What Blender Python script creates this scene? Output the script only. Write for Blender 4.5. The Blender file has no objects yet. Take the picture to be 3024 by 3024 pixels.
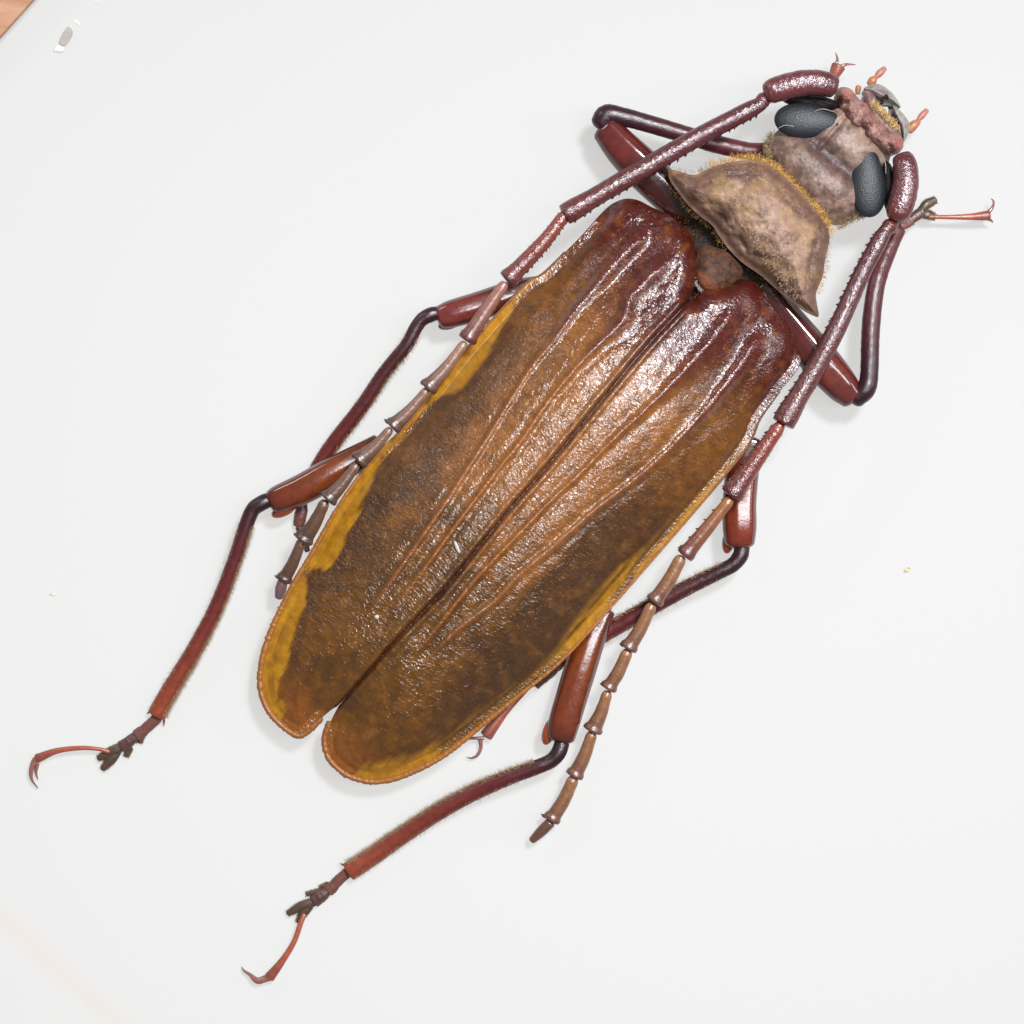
# Scale: 1 Blender unit = 1 cm.  A brown longhorn beetle lying on a bright white sheet.
import bpy, math, random
import numpy as np
from mathutils import Vector, Matrix

random.seed(7)
rng = np.random.default_rng(11)
scene = bpy.context.scene
COL = scene.collection
scene.unit_settings.system = 'METRIC'
scene.unit_settings.scale_length = 0.01

# ------------------------------------------------------------------ camera
CAM_H, PPU = 26.0, 240.0            # camera height; photo pixels per unit on the sheet
cam_d = bpy.data.cameras.new("camera")
cam_d.sensor_width = 36.0
cam_d.lens = 36.0 * CAM_H / (3024 / PPU)
cam_d.clip_start, cam_d.clip_end = 0.1, 500
cam = bpy.data.objects.new("camera", cam_d)
cam.location = (0, 0, CAM_H)
COL.objects.link(cam)
scene.camera = cam

# ------------------------------------------------------------------ light
world = bpy.data.worlds.new("World")
scene.world = world
world.use_nodes = True
bg = world.node_tree.nodes["Background"]
bg.inputs[0].default_value = (1.0, 1.0, 1.0, 1)
bg.inputs[1].default_value = 0.22

def area_lamp(name, loc, target, size, power, color):
    d = bpy.data.lights.new(name, 'AREA')
    d.shape, d.size, d.energy, d.color = 'SQUARE', size, power, color
    o = bpy.data.objects.new(name, d)
    o.location = loc
    o.rotation_euler = (Vector(target) - Vector(loc)).to_track_quat('-Z', 'Y').to_euler()
    COL.objects.link(o)
    return o

area_lamp("softbox_lamp", (11.6, 15.9, 40.0), (0.5, 0.8, 0.8), 6.5, 25500, (0.95, 0.965, 1.0))
area_lamp("side_lamp", (25.0, 4.0, 17.0), (0.5, 0.5, 0.8), 6.0, 1300, (0.96, 0.98, 1.0))
area_lamp("side_lamp", (-18.0, 20.0, 17.0), (-0.5, 0.5, 0.8), 6.0, 1300, (0.96, 0.98, 1.0))
strip = area_lamp("strip_lamp", (9.5, 1.0, 32.0), (0.5, 0.5, 0.5), 3.0, 5200, (0.95, 0.965, 1.0))
strip.data.shape, strip.data.size_y = 'RECTANGLE', 22.0
area_lamp("under_sheet_fill", (-3, -8, -9.0), (-3, -8, 0), 42.0, 4370, (1.0, 0.988, 0.962))  # added unseen lamp below the sheet, to wash out the shadows

scene.view_settings.view_transform = 'Standard'
scene.view_settings.look = 'None'
scene.view_settings.exposure = 0.0
scene.view_settings.gamma = 1.0
scene.render.engine = 'CYCLES'
scene.cycles.use_denoising = True
scene.cycles.max_bounces = 8
scene.cycles.sample_clamp_indirect = 6.0

# ------------------------------------------------------------------ helpers
PK = 0.74      # the overall depth of the pigments
def S(r, g, b, k=PK):
    def f(c):
        c = c / 255.0
        return c / 12.92 if c <= 0.04045 else ((c + 0.055) / 1.055) ** 2.4
    return np.array((f(r) * k, f(g) * k, f(b) * k))

def at(px, py, z):
    """A point of the place at height z above the sheet, from the survey of the photograph."""
    k = (CAM_H - z) / CAM_H / PPU
    return np.array(((px - 1512) * k, (1512 - py) * k, z))

def at_many(px, py, z):
    k = (CAM_H - z) / CAM_H / PPU
    return np.stack(((px - 1512) * k, (1512 - py) * k, z), axis=-1)

def vnoise(x, y, seed=0):
    xi, yi = np.floor(x).astype(np.int64), np.floor(y).astype(np.int64)
    xf, yf = x - xi, y - yi
    u, v = xf * xf * (3 - 2 * xf), yf * yf * (3 - 2 * yf)
    def h(a, b):
        n = (a * 374761393 + b * 668265263 + seed * 1442695041) & 0xffffffff
        n = ((n ^ (n >> 13)) * 1274126177) & 0xffffffff
        n = (n ^ (n >> 16)) & 0xffff
        return n / 65535.0
    return ((h(xi, yi) * (1 - u) + h(xi + 1, yi) * u) * (1 - v)
            + (h(xi, yi + 1) * (1 - u) + h(xi + 1, yi + 1) * u) * v)

def fbm(x, y, seed=0, octaves=4):
    t, amp, s = 0, 0.5, 0
    for k in range(octaves):
        t = t + amp * vnoise(x * 2 ** k, y * 2 ** k, seed + k)
        s += amp
        amp *= 0.55
    return t / s

def smooth(e0, e1, x):
    t = np.clip((x - e0) / (e1 - e0), 0, 1)
    return t * t * (3 - 2 * t)

def catmull(P, n):
    """Resample a polyline of rows (any number of columns) smoothly by chord length."""
    P = np.asarray(P, float)
    d = np.r_[0, np.cumsum(np.linalg.norm(np.diff(P[:, :2], axis=0), axis=1) + 1e-6)]
    t = np.linspace(0, d[-1], n)
    if len(P) < 3:
        return np.stack([np.interp(t, d, P[:, c]) for c in range(P.shape[1])], axis=1)
    m = np.zeros_like(P)
    m[1:-1] = (P[2:] - P[:-2]) / (d[2:] - d[:-2])[:, None]
    m[0] = (P[1] - P[0]) / (d[1] - d[0])
    m[-1] = (P[-1] - P[-2]) / (d[-1] - d[-2])
    i = np.clip(np.searchsorted(d, t, side='right') - 1, 0, len(P) - 2)
    h = (d[i + 1] - d[i])
    s = ((t - d[i]) / h)[:, None]
    h = h[:, None]
    return ((2 * s**3 - 3 * s**2 + 1) * P[i] + (s**3 - 2 * s**2 + s) * h * m[i]
            + (-2 * s**3 + 3 * s**2) * P[i + 1] + (s**3 - s**2) * h * m[i + 1])

def chaikin(P, it=2, closed=True):
    P = np.asarray(P, float)
    for _ in range(it):
        Q = np.roll(P, -1, axis=0) if closed else P[1:]
        A = P if closed else P[:-1]
        N = np.empty((2 * len(A), P.shape[1]))
        N[0::2] = 0.78 * A + 0.22 * Q
        N[1::2] = 0.22 * A + 0.78 * Q
        P = N if closed else np.vstack((P[:1], N, P[-1:]))
    return P

def seg_dist(X, Y, line):
    best = np.full(X.shape, 1e9)
    for (x0, y0), (x1, y1) in zip(line[:-1], line[1:]):
        dx, dy = x1 - x0, y1 - y0
        L = dx * dx + dy * dy + 1e-9
        t = np.clip(((X - x0) * dx + (Y - y0) * dy) / L, 0, 1)
        best = np.minimum(best, (X - x0 - t * dx) ** 2 + (Y - y0 - t * dy) ** 2)
    return np.sqrt(best)

def link(name, verts, faces, mat, parent=None, pig=None, ab=None, shade=True, stuff=False):
    me = bpy.data.meshes.new(name)
    me.from_pydata([tuple(v) for v in verts], [], [tuple(f) for f in faces])
    if pig is not None:
        a = me.attributes.new("pig", 'FLOAT_COLOR', 'POINT')
        c = np.ones((len(verts), 4), np.float32)
        c[:, :pig.shape[1]] = pig
        a.data.foreach_set("color", c.ravel())
    if ab is not None:
        a = me.attributes.new("ab", 'FLOAT_VECTOR', 'POINT')
        c = np.zeros((len(verts), 3), np.float32)
        c[:, :ab.shape[1]] = ab
        a.data.foreach_set("vector", c.ravel())
    if shade:
        me.polygons.foreach_set("use_smooth", [True] * len(me.polygons))
    me.materials.append(mat)
    me.update()
    o = bpy.data.objects.new(name, me)
    COL.objects.link(o)
    if parent is not None:
        o.parent = parent
        o.matrix_parent_inverse = parent.matrix_world.inverted()
    if stuff:
        o["kind"] = "stuff"
    return o

class Geo:
    """Collects tubes, lumps and hairs into one mesh."""
    def __init__(self):
        self.v, self.f, self.c, self.ab, self.n = [], [], [], [], 0
    def add(self, v, f, c, ab):
        v = np.asarray(v, float)
        c = np.broadcast_to(np.asarray(c, float), (len(v), 3))
        self.v.append(v); self.c.append(c); self.ab.append(ab)
        self.f += [tuple(i + self.n for i in q) for q in f]
        self.n += len(v)
    def tube(self, path, cols, flat=1.0, sides=16, n=40, cap0=0.6, cap1=0.6, rough=0.0, seed=0, square=2.0, tilt=0.0, edge=None, keel=None):
        """path rows: px, py, z, width(px).  cols: rows t, r, g, b (linear)."""
        R = catmull(path, n)
        R[:, 3] = np.maximum(R[:, 3], 1.2)
        P = at_many(R[:, 0], R[:, 1], R[:, 2])
        W = R[:, 3] / 2 / PPU
        T = np.gradient(P, axis=0)
        T /= np.linalg.norm(T, axis=1)[:, None] + 1e-12
        # rounded ends
        def cap(Pe, Te, We, sgn, k):
            ps, ws = [], []
            for a in (0.25, 0.55, 0.8, 0.96):
                ps.append(Pe + sgn * Te * We * k * a); ws.append(We * math.sqrt(max(1 - a * a, 0.0)))
            return ps, ws
        p1, w1 = cap(P[-1], T[-1], W[-1], 1, cap1)
        p0, w0 = cap(P[0], T[0], W[0], -1, cap0)
        P = np.vstack((p0[::-1], P, p1)); W = np.r_[w0[::-1], W, w1]
        T = np.vstack((np.repeat(T[:1], 4, 0), T, np.repeat(T[-1:], 4, 0)))
        up = np.array((0, 0, 1.0))
        Sd = np.cross(T, up); Sd /= np.linalg.norm(Sd, axis=1)[:, None] + 1e-9
        U = np.cross(Sd, T)
        if tilt:
            Sd, U = Sd * math.cos(tilt) + U * math.sin(tilt), U * math.cos(tilt) - Sd * math.sin(tilt)
        th = np.linspace(0, 2 * math.pi, sides, endpoint=False)
        cx, sx = np.cos(th), np.sin(th)
        if square != 2.0:
            r = (np.abs(cx) ** square + np.abs(sx) ** square) ** (-1 / square)
            cx, sx = cx * r, sx * r
        if keel is not None:
            r = 1 + 0.13 * np.exp(-((th - keel) / 0.30) ** 2)
            cx, sx = cx * r, sx * r
        arc = np.r_[0, np.cumsum(np.linalg.norm(np.diff(P, axis=0), axis=1))]
        V = (P[:, None, :] + W[:, None, None] * (cx[None, :, None] * Sd[:, None, :] + flat * sx[None, :, None] * U[:, None, :]))
        if rough:
            g = fbm(arc[:, None] * 30 + 0 * th, (th * 2.2)[None, :] + 0 * arc[:, None], seed, 3) - 0.5
            V = V + rough * W[:, None, None] * g[:, :, None] * (cx[None, :, None] * Sd[:, None, :] + sx[None, :, None] * U[:, None, :])
        m = len(P)
        V = V.reshape(-1, 3)
        f = []
        for i in range(m - 1):
            for j in range(sides):
                k = (j + 1) % sides
                f.append((i * sides + j, i * sides + k, (i + 1) * sides + k, (i + 1) * sides + j))
        f.append(tuple(range(sides))[::-1])
        f.append(tuple((m - 1) * sides + j for j in range(sides)))
        f = [q[::-1] for q in f]
        cols = np.asarray(cols, float)
        t = np.linspace(0, 1, m)
        C = np.stack([np.interp(t, cols[:, 0], cols[:, k]) for k in (1, 2, 3)], axis=1)
        C = np.repeat(C, sides, axis=0)
        if edge is not None:                               # darker tone mixed in along both sides
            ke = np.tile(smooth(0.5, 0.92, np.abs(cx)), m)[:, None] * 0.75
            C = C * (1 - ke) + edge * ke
        ab = np.stack((np.repeat(arc, sides), np.tile(th, m) * np.repeat(W, sides)), axis=1)
        ab = np.c_[ab, np.full(len(ab), seed * 3.7)]
        self.add(V, f, C, ab)
        return P, W, Sd, U, T
    def lump(self, px, py, z, rx, ry, rz, ang, col, nu=20, nv=12, noise=0.0, seed=0, pinch=0.0):
        """An ellipsoid: radii in px, turned by ang degrees in the plan."""
        c = at(px, py, z); k = 1 / PPU
        ca, sa = math.cos(math.radians(ang)), math.sin(math.radians(ang))
        v, ab = [], []
        for i in range(nv + 1):
            ph = math.pi * i / nv
            for j in range(nu):
                th = 2 * math.pi * j / nu
                x, y, w = math.sin(ph) * math.cos(th), math.sin(ph) * math.sin(th), math.cos(ph)
                y *= 1 - pinch * x
                e = 1.0
                if noise:
                    e += noise * (float(fbm(np.array([th * 2.0]), np.array([ph * 3.0]), seed)[0]) - 0.5)
                X, Y = x * rx * k * e, y * ry * k * e
                v.append((c[0] + X * ca - Y * sa, c[1] + X * sa + Y * ca, c[2] + w * rz * k * e))
                ab.append((X, Y, w * rz * k))
        f = []
        for i in range(nv):
            for j in range(nu):
                q = (j + 1) % nu
                f.append((i * nu + j, (i + 1) * nu + j, (i + 1) * nu + q, i * nu + q))
        self.add(v, f, col, np.array(ab))
    def hairs(self, roots, dirs, length, width, col, bend=0.25, colvar=0.25):
        n = len(roots)
        roots = np.asarray(roots, float); dirs = np.asarray(dirs, float)
        dirs = dirs / (np.linalg.norm(dirs, axis=1)[:, None] + 1e-9)
        L = length * rng.uniform(0.6, 1.2, n)[:, None]
        rnd = rng.normal(size=(n, 3))
        side = np.cross(dirs, rnd); side /= np.linalg.norm(side, axis=1)[:, None] + 1e-9
        oth = np.cross(dirs, side)
        mid = roots + dirs * L * 0.55 + side * L * 0.05
        tip = roots + dirs * L + side * L * bend * rng.uniform(-1, 1, n)[:, None] + np.array((0, 0, -0.12)) * L
        v = np.empty((n, 7, 3))
        for q in range(3):
            an = q * 2 * math.pi / 3
            o = (side * math.cos(an) + oth * math.sin(an)) * width / 2
            v[:, q] = roots + o; v[:, 3 + q] = mid + o * 0.75
        v[:, 6] = tip
        base = [(0, 1, 4, 3), (1, 2, 5, 4), (2, 0, 3, 5), (3, 4, 6), (4, 5, 6), (5, 3, 6)]
        f = [tuple(i * 7 + k for k in q) for i in range(n) for q in base]
        c = np.asarray(col)[None, :] * rng.uniform(1 - colvar, 1 + colvar, n)[:, None]
        self.add(v.reshape(-1, 3), f, np.repeat(c, 7, axis=0), np.zeros((n * 7, 3)))
    def build(self, name, mat, parent=None, stuff=False, shade=True):
        return link(name, np.vstack(self.v), self.f, mat, parent, np.vstack(self.c), np.vstack(self.ab), shade, stuff)

def flat_cols(c):
    return [(0, *c), (1, *c)]

# ------------------------------------------------------------------ materials
def new_mat(name):
    m = bpy.data.materials.new(name)
    m.use_nodes = True
    nt = m.node_tree
    return m, nt, nt.nodes["Principled BSDF"]

def node(nt, kind, **kw):
    n = nt.nodes.new(kind)
    for k, v in kw.items():
        if k in n.inputs:
            n.inputs[k].default_value = v
        else:
            setattr(n, k, v)
    return n

def mapped(nt, scale, attr="ab"):
    a = node(nt, "ShaderNodeAttribute", attribute_name=attr)
    mp = node(nt, "ShaderNodeMapping")
    mp.inputs["Scale"].default_value = scale
    nt.links.new(a.outputs["Vector"], mp.inputs["Vector"])
    return mp.outputs["Vector"]

def pigment(nt, bsdf, lo=0.8, hi=1.2, scale=(12, 12, 12), detail=5):
    """Base colour: the pigment stored on the mesh, mottled by noise."""
    a = node(nt, "ShaderNodeAttribute", attribute_name="pig")
    nz = node(nt, "ShaderNodeTexNoise", Scale=1.0, Detail=detail, Roughness=0.65)
    nt.links.new(mapped(nt, scale), nz.inputs["Vector"])
    mr = node(nt, "ShaderNodeMapRange")
    mr.inputs["From Min"].default_value, mr.inputs["From Max"].default_value = 0.3, 0.7
    mr.inputs["To Min"].default_value, mr.inputs["To Max"].default_value = lo, hi
    nt.links.new(nz.outputs["Fac"], mr.inputs["Value"])
    vm = node(nt, "ShaderNodeVectorMath", operation='SCALE')
    nt.links.new(a.outputs["Color"], vm.inputs[0])
    nt.links.new(mr.outputs["Result"], vm.inputs["Scale"])
    nt.links.new(vm.outputs["Vector"], bsdf.inputs["Base Color"])
    return vm

def bump(nt, bsdf, tex_out, strength, dist, prev=None):
    b = node(nt, "ShaderNodeBump", Strength=strength, Distance=dist)
    nt.links.new(tex_out, b.inputs["Height"])
    if prev is not None:
        nt.links.new(prev.outputs["Normal"], b.inputs["Normal"])
    nt.links.new(b.outputs["Normal"], bsdf.inputs["Normal"])
    return b

def chitin(name, rough, scale, strength, dist, lo=0.75, hi=1.25, spec=0.5, coat=0.0, pig_scale=(10, 10, 10), vor=0):
    m, nt, b = new_mat(name)
    pigment(nt, b, lo, hi, pig_scale)
    b.inputs["Roughness"].default_value = rough
    b.inputs["Specular IOR Level"].default_value = spec
    b.inputs["Coat Weight"].default_value = coat
    b.inputs["Coat Roughness"].default_value = 0.25
    nz = node(nt, "ShaderNodeTexNoise", Scale=1.0, Detail=4.0, Roughness=0.6, Distortion=0.5)
    nt.links.new(mapped(nt, scale), nz.inputs["Vector"])
    bump(nt, b, nz.outputs["Fac"], strength, dist)
    return m

M_FEMUR = chitin("smooth_red_chitin", 0.16, (14, 12, 18), 0.4, 0.004, spec=0.75)
M_TIBIA = chitin("hairy_red_chitin", 0.30, (24, 40, 20), 0.5, 0.008)
M_ANT = chitin("grainy_maroon_chitin", 0.20, (24, 17, 20), 0.8, 0.017, spec=0.95)
M_ANT_FINE = chitin("fine_brown_chitin", 0.30, (40, 24, 20), 0.6, 0.008, spec=0.85)
M_HEAD = chitin("dusty_head_chitin", 0.42, (24, 24, 24), 0.6, 0.014, 0.72, 1.28, spec=0.45, pig_scale=(9, 9, 9))
M_PRON = chitin("velvety_pronotum", 0.46, (30, 30, 30), 0.6, 0.014, 0.72, 1.28, spec=0.4, pig_scale=(7, 7, 7))
M_DARK = chitin("dark_body", 0.6, (22, 22, 22), 0.6, 0.03, 0.35, 1.6, spec=0.25)
M_PALE = chitin("pale_horn", 0.35, (14, 14, 14), 0.35, 0.02, 0.8, 1.2)
M_RIM = chitin("rim_chitin", 0.42, (10, 20, 10), 0.3, 0.015, 0.85, 1.15)

def elytron_mat():
    m, nt, b = new_mat("wrinkled_elytron")
    vm = pigment(nt, b, 0.72, 1.28, (11, 7, 8), 6)
    b.inputs["Roughness"].default_value = 0.22
    b.inputs["Specular IOR Level"].default_value = 0.72
    b.inputs["Coat Weight"].default_value = 0.06
    b.inputs["Coat Roughness"].default_value = 0.28
    # wrinkles run mostly across the wing case
    n1 = node(nt, "ShaderNodeTexNoise", Scale=1.0, Detail=2.0, Roughness=0.55, Distortion=0.7)
    nt.links.new(mapped(nt, (31, 18, 10)), n1.inputs["Vector"])
    n2 = node(nt, "ShaderNodeTexNoise", Scale=1.0, Detail=2.0, Roughness=0.5)
    nt.links.new(mapped(nt, (7, 5, 10)), n2.inputs["Vector"])
    b1 = bump(nt, b, n2.outputs["Fac"], 0.5, 0.016)
    b2 = bump(nt, b, n1.outputs["Fac"], 0.9, 0.021, b1)
    # the yellow border is smoother than the wrinkled disc (mask kept in the pigment's alpha)
    al = node(nt, "ShaderNodeAttribute", attribute_name="pig")
    for bb in (b1, b2):
        mu = node(nt, "ShaderNodeMath", operation='MULTIPLY')
        mu.inputs[1].default_value = bb.inputs["Strength"].default_value
        nt.links.new(al.outputs["Alpha"], mu.inputs[0])
        nt.links.new(mu.outputs[0], bb.inputs["Strength"])
    return m
M_ELY = elytron_mat()

def hair_mat():
    m, nt, b = new_mat("golden_hair")
    a = node(nt, "ShaderNodeAttribute", attribute_name="pig")
    nt.links.new(a.outputs["Color"], b.inputs["Base Color"])
    b.inputs["Roughness"].default_value = 0.5
    b.inputs["Specular IOR Level"].default_value = 0.3
    return m
M_HAIR = hair_mat()

def eye_mat():
    m, nt, b = new_mat("faceted_eye")
    b.inputs["Base Color"].default_value = (*S(31, 36, 41), 1)
    b.inputs["Roughness"].default_value = 0.48
    v = node(nt, "ShaderNodeTexVoronoi", Scale=1.0)
    nt.links.new(mapped(nt, (60, 60, 40)), v.inputs["Vector"])
    bump(nt, b, v.outputs["Distance"], 0.32, 0.010)
    return m
M_EYE = eye_mat()

def sheet_mat():
    m, nt, b = new_mat("white_translucent_sheet")
    nt.nodes.remove(b)
    out = nt.nodes["Material Output"]
    geo = node(nt, "ShaderNodeTexCoord")
    # a faint peach line near one corner, with soft uneven edges
    sep = node(nt, "ShaderNodeSeparateXYZ")
    nt.links.new(geo.outputs["Object"], sep.inputs[0])
    p0, p1 = at(-40, 2650, 0), at(400, 3050, 0)
    d = (p1 - p0)[:2]; d /= np.linalg.norm(d)
    nx, ny = -d[1], d[0]
    mx = node(nt, "ShaderNodeMath", operation='MULTIPLY'); mx.inputs[1].default_value = nx
    my = node(nt, "ShaderNodeMath", operation='MULTIPLY_ADD'); my.inputs[1].default_value = ny
    nt.links.new(sep.outputs["X"], mx.inputs[0])
    nt.links.new(sep.outputs["Y"], my.inputs[0])
    nt.links.new(mx.outputs[0], my.inputs[2])
    sub = node(nt, "ShaderNodeMath", operation='SUBTRACT'); sub.inputs[1].default_value = nx * p0[0] + ny * p0[1]
    nt.links.new(my.outputs[0], sub.inputs[0])
    nz = node(nt, "ShaderNodeTexNoise", Scale=2.0, Detail=2.0)
    nt.links.new(geo.outputs["Object"], nz.inputs["Vector"])
    ad = node(nt, "ShaderNodeMath", operation='MULTIPLY_ADD'); ad.inputs[1].default_value = 0.12
    nt.links.new(nz.outputs["Fac"], ad.inputs[0]); nt.links.new(sub.outputs[0], ad.inputs[2])
    ab = node(nt, "ShaderNodeMath", operation='ABSOLUTE')
    nt.links.new(ad.outputs[0], ab.inputs[0])
    mr = node(nt, "ShaderNodeMapRange", interpolation_type='SMOOTHSTEP')
    mr.inputs["From Min"].default_value, mr.inputs["From Max"].default_value = 0.0, 0.22
    mr.inputs["To Min"].default_value, mr.inputs["To Max"].default_value = 1.0, 0.0
    nt.links.new(ab.outputs[0], mr.inputs["Value"])
    mix = node(nt, "ShaderNodeMix", data_type='RGBA')
    mix.inputs["A"].default_value = (0.85, 0.85, 0.85, 1)
    mix.inputs["B"].default_value = (0.86, 0.79, 0.73, 1)
    for s in mix.inputs:
        if s.name == "A" and s.type == 'RGBA': s.default_value = (0.85, 0.85, 0.85, 1)
        if s.name == "B" and s.type == 'RGBA': s.default_value = (0.86, 0.82, 0.785, 1)
    nt.links.new(mr.outputs["Result"], mix.inputs["Factor"])
    colout = [o for o in mix.outputs if o.type == 'RGBA'][0]
    df = node(nt, "ShaderNodeBsdfDiffuse"); tr = node(nt, "ShaderNodeBsdfTranslucent")
    nt.links.new(colout, df.inputs["Color"]); nt.links.new(colout, tr.inputs["Color"])
    ms = node(nt, "ShaderNodeMixShader"); ms.inputs[0].default_value = 0.80
    nt.links.new(df.outputs[0], ms.inputs[1]); nt.links.new(tr.outputs[0], ms.inputs[2])
    nt.links.new(ms.outputs[0], out.inputs["Surface"])
    return m

# ------------------------------------------------------------------ the sheet
sheet = link("white_sheet", [(-30, -30, 0), (30, -30, 0), (30, 30, 0), (-30, 30, 0)], [(0, 1, 2, 3)], sheet_mat())
sheet["kind"] = "structure"

# ------------------------------------------------------------------ the beetle
def empty(name, loc, parent=None):
    o = bpy.data.objects.new(name, None)
    o.empty_display_size = 0.3
    o.location = loc
    COL.objects.link(o)
    bpy.context.view_layer.update()
    if parent is not None:
        o.parent = parent
        o.matrix_parent_inverse = parent.matrix_world.inverted()
        bpy.context.view_layer.update()
    return o

beetle = empty("beetle", tuple(at(1560, 1250, 0)))
beetle["label"] = "large brown longhorn beetle with ribbed wing cases and long antennae on white sheet"
beetle["category"] = "beetle"

# body axes: a runs from the scutellum to the tail, b to the beetle's side (positive towards the upper left)
P0 = np.array((2039.0, 871.0)); AX = np.array((-0.652, 0.758)); BX = np.array((-0.758, -0.652))
def to_ab(P):
    P = np.asarray(P, float) - P0
    return np.stack((P @ AX, P @ BX), axis=1)
def to_px(a, b):
    return P0[0] + a * AX[0] + b * BX[0], P0[1] + a * AX[1] + b * BX[1]

def row_patch(poly, rows, cols, along=0):
    """Fill an outline (a, b rows) with a grid whose lines run across it; returns a, b grids."""
    u = poly[:, along]; w = poly[:, 1 - along]
    lo, hi = u.min(), u.max()
    t = 0.5 - 0.5 * np.cos(np.linspace(0.02, math.pi - 0.02, rows))
    t = 0.35 * t + 0.65 * np.linspace(0.0006, 0.9994, rows)
    U = lo + (hi - lo) * t
    n = len(u); mn, mx = [], []
    for x in U:
        c = []
        for i in range(n):
            j = (i + 1) % n
            if (u[i] - x) * (u[j] - x) <= 0 and u[i] != u[j]:
                c.append(w[i] + (w[j] - w[i]) * (x - u[i]) / (u[j] - u[i]))
        mn.append(min(c)); mx.append(max(c))
    mn, mx = np.array(mn), np.array(mx)
    f = np.linspace(0, 1, cols)
    W = mn[:, None] + (mx - mn)[:, None] * f[None, :]
    UU = np.repeat(U[:, None], cols, axis=1)
    return (UU, W) if along == 0 else (W, UU)

def grid_faces(r, c):
    i, j = np.meshgrid(np.arange(r - 1), np.arange(c - 1), indexing='ij')
    k = (i * c + j).ravel()
    return np.stack((k, k + 1, k + c + 1, k + c), axis=1).tolist()

def skirt(verts, r, c, drop, inset):
    """Close a grid below: its border carried down and in, then capped."""
    loop = list(range(c)) + [i * c + c - 1 for i in range(1, r)] + [(r - 1) * c + j for j in range(c - 2, -1, -1)] + [i * c for i in range(r - 2, 0, -1)]
    B = verts[loop]
    cen = B.mean(axis=0)
    low = B + (cen - B) * inset
    low[:, 2] = B[:, 2] - drop
    n0 = len(verts); m = len(loop)
    f = [(loop[i], n0 + i, n0 + (i + 1) % m, loop[(i + 1) % m]) for i in range(m)]
    f.append(tuple(n0 + i for i in range(m)))
    return np.vstack((verts, low)), f, loop

def fix_winding(verts, faces):
    v = verts
    q = faces[len(faces) // 2]
    nrm = np.cross(v[q[1]] - v[q[0]], v[q[2]] - v[q[0]])
    return faces if nrm[2] > 0 else [tuple(reversed(f)) for f in faces]

# --- wing cases -----------------------------------------------------------
suture = [(2010, 913), (1999, 926), (1923, 1006), (1846, 1096), (1730, 1238), (1614, 1379), (1506, 1501), (1378, 1660), (1304, 1751), (1180, 1878), (1064, 2011), (998, 2086)]
left_front = [(2046, 868), (2058, 842), (2066, 775), (2044, 692), (1992, 642), (1950, 622), (1919, 609), (1886, 590), (1848, 584), (1807, 600), (1774, 630)]
left_margin = [(1774, 630), (1724, 689), (1668, 745), (1600, 813), (1564, 824), (1490, 903), (1428, 973), (1366, 1044), (1291, 1140), (1196, 1262), (1122, 1332), (1055, 1413), (985, 1517), (927, 1625), (869, 1720), (815, 1827), (782, 1912), (766, 1990), (770, 2052), (795, 2106), (837, 2149), (882, 2178)]
left_inner = [(882, 2178), (911, 2160), (948, 2122), (982, 2093)]
right_front = [(2050, 880), (2074, 848), (2120, 842), (2160, 834), (2192, 820), (2236, 836), (2266, 874), (2292, 915), (2330, 942), (2360, 984), (2370, 1035)]
right_margin = [(2370, 1035), (2363, 1085), (2301, 1158), (2243, 1237), (2225, 1290), (2197, 1337), (2118, 1432), (1932, 1647), (1779, 1821), (1656, 1957), (1507, 2073), (1346, 2205), (1280, 2251), (1172, 2300), (1097, 2312), (1027, 2293), (990, 2264)]
right_inner = [(990, 2264), (965, 2234), (955, 2180), (973, 2135), (998, 2088)]
left_ribs = [[(1990, 748), (1920, 812), (1857, 879), (1846, 932), (1738, 1044), (1655, 1139), (1597, 1216), (1540, 1300), (1473, 1383), (1358, 1535), (1246, 1689), (1120, 1850)],
             [(1938, 668), (1848, 742), (1770, 829), (1697, 915), (1631, 1006), (1560, 1097), (1490, 1209), (1432, 1304), (1370, 1400), (1329, 1465), (1246, 1585), (1151, 1722), (1040, 1880)]]
right_ribs = [[(2196, 880), (2109, 999), (1999, 1120), (1904, 1213), (1821, 1288), (1700, 1411), (1631, 1474), (1520, 1590), (1409, 1706), (1283, 1863), (1180, 1990)],
              [(2263, 962), (2175, 1098), (2100, 1195), (1990, 1316), (1866, 1424), (1762, 1502), (1640, 1610), (1532, 1700), (1457, 1779), (1350, 1861), (1220, 1990)]]

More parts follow.
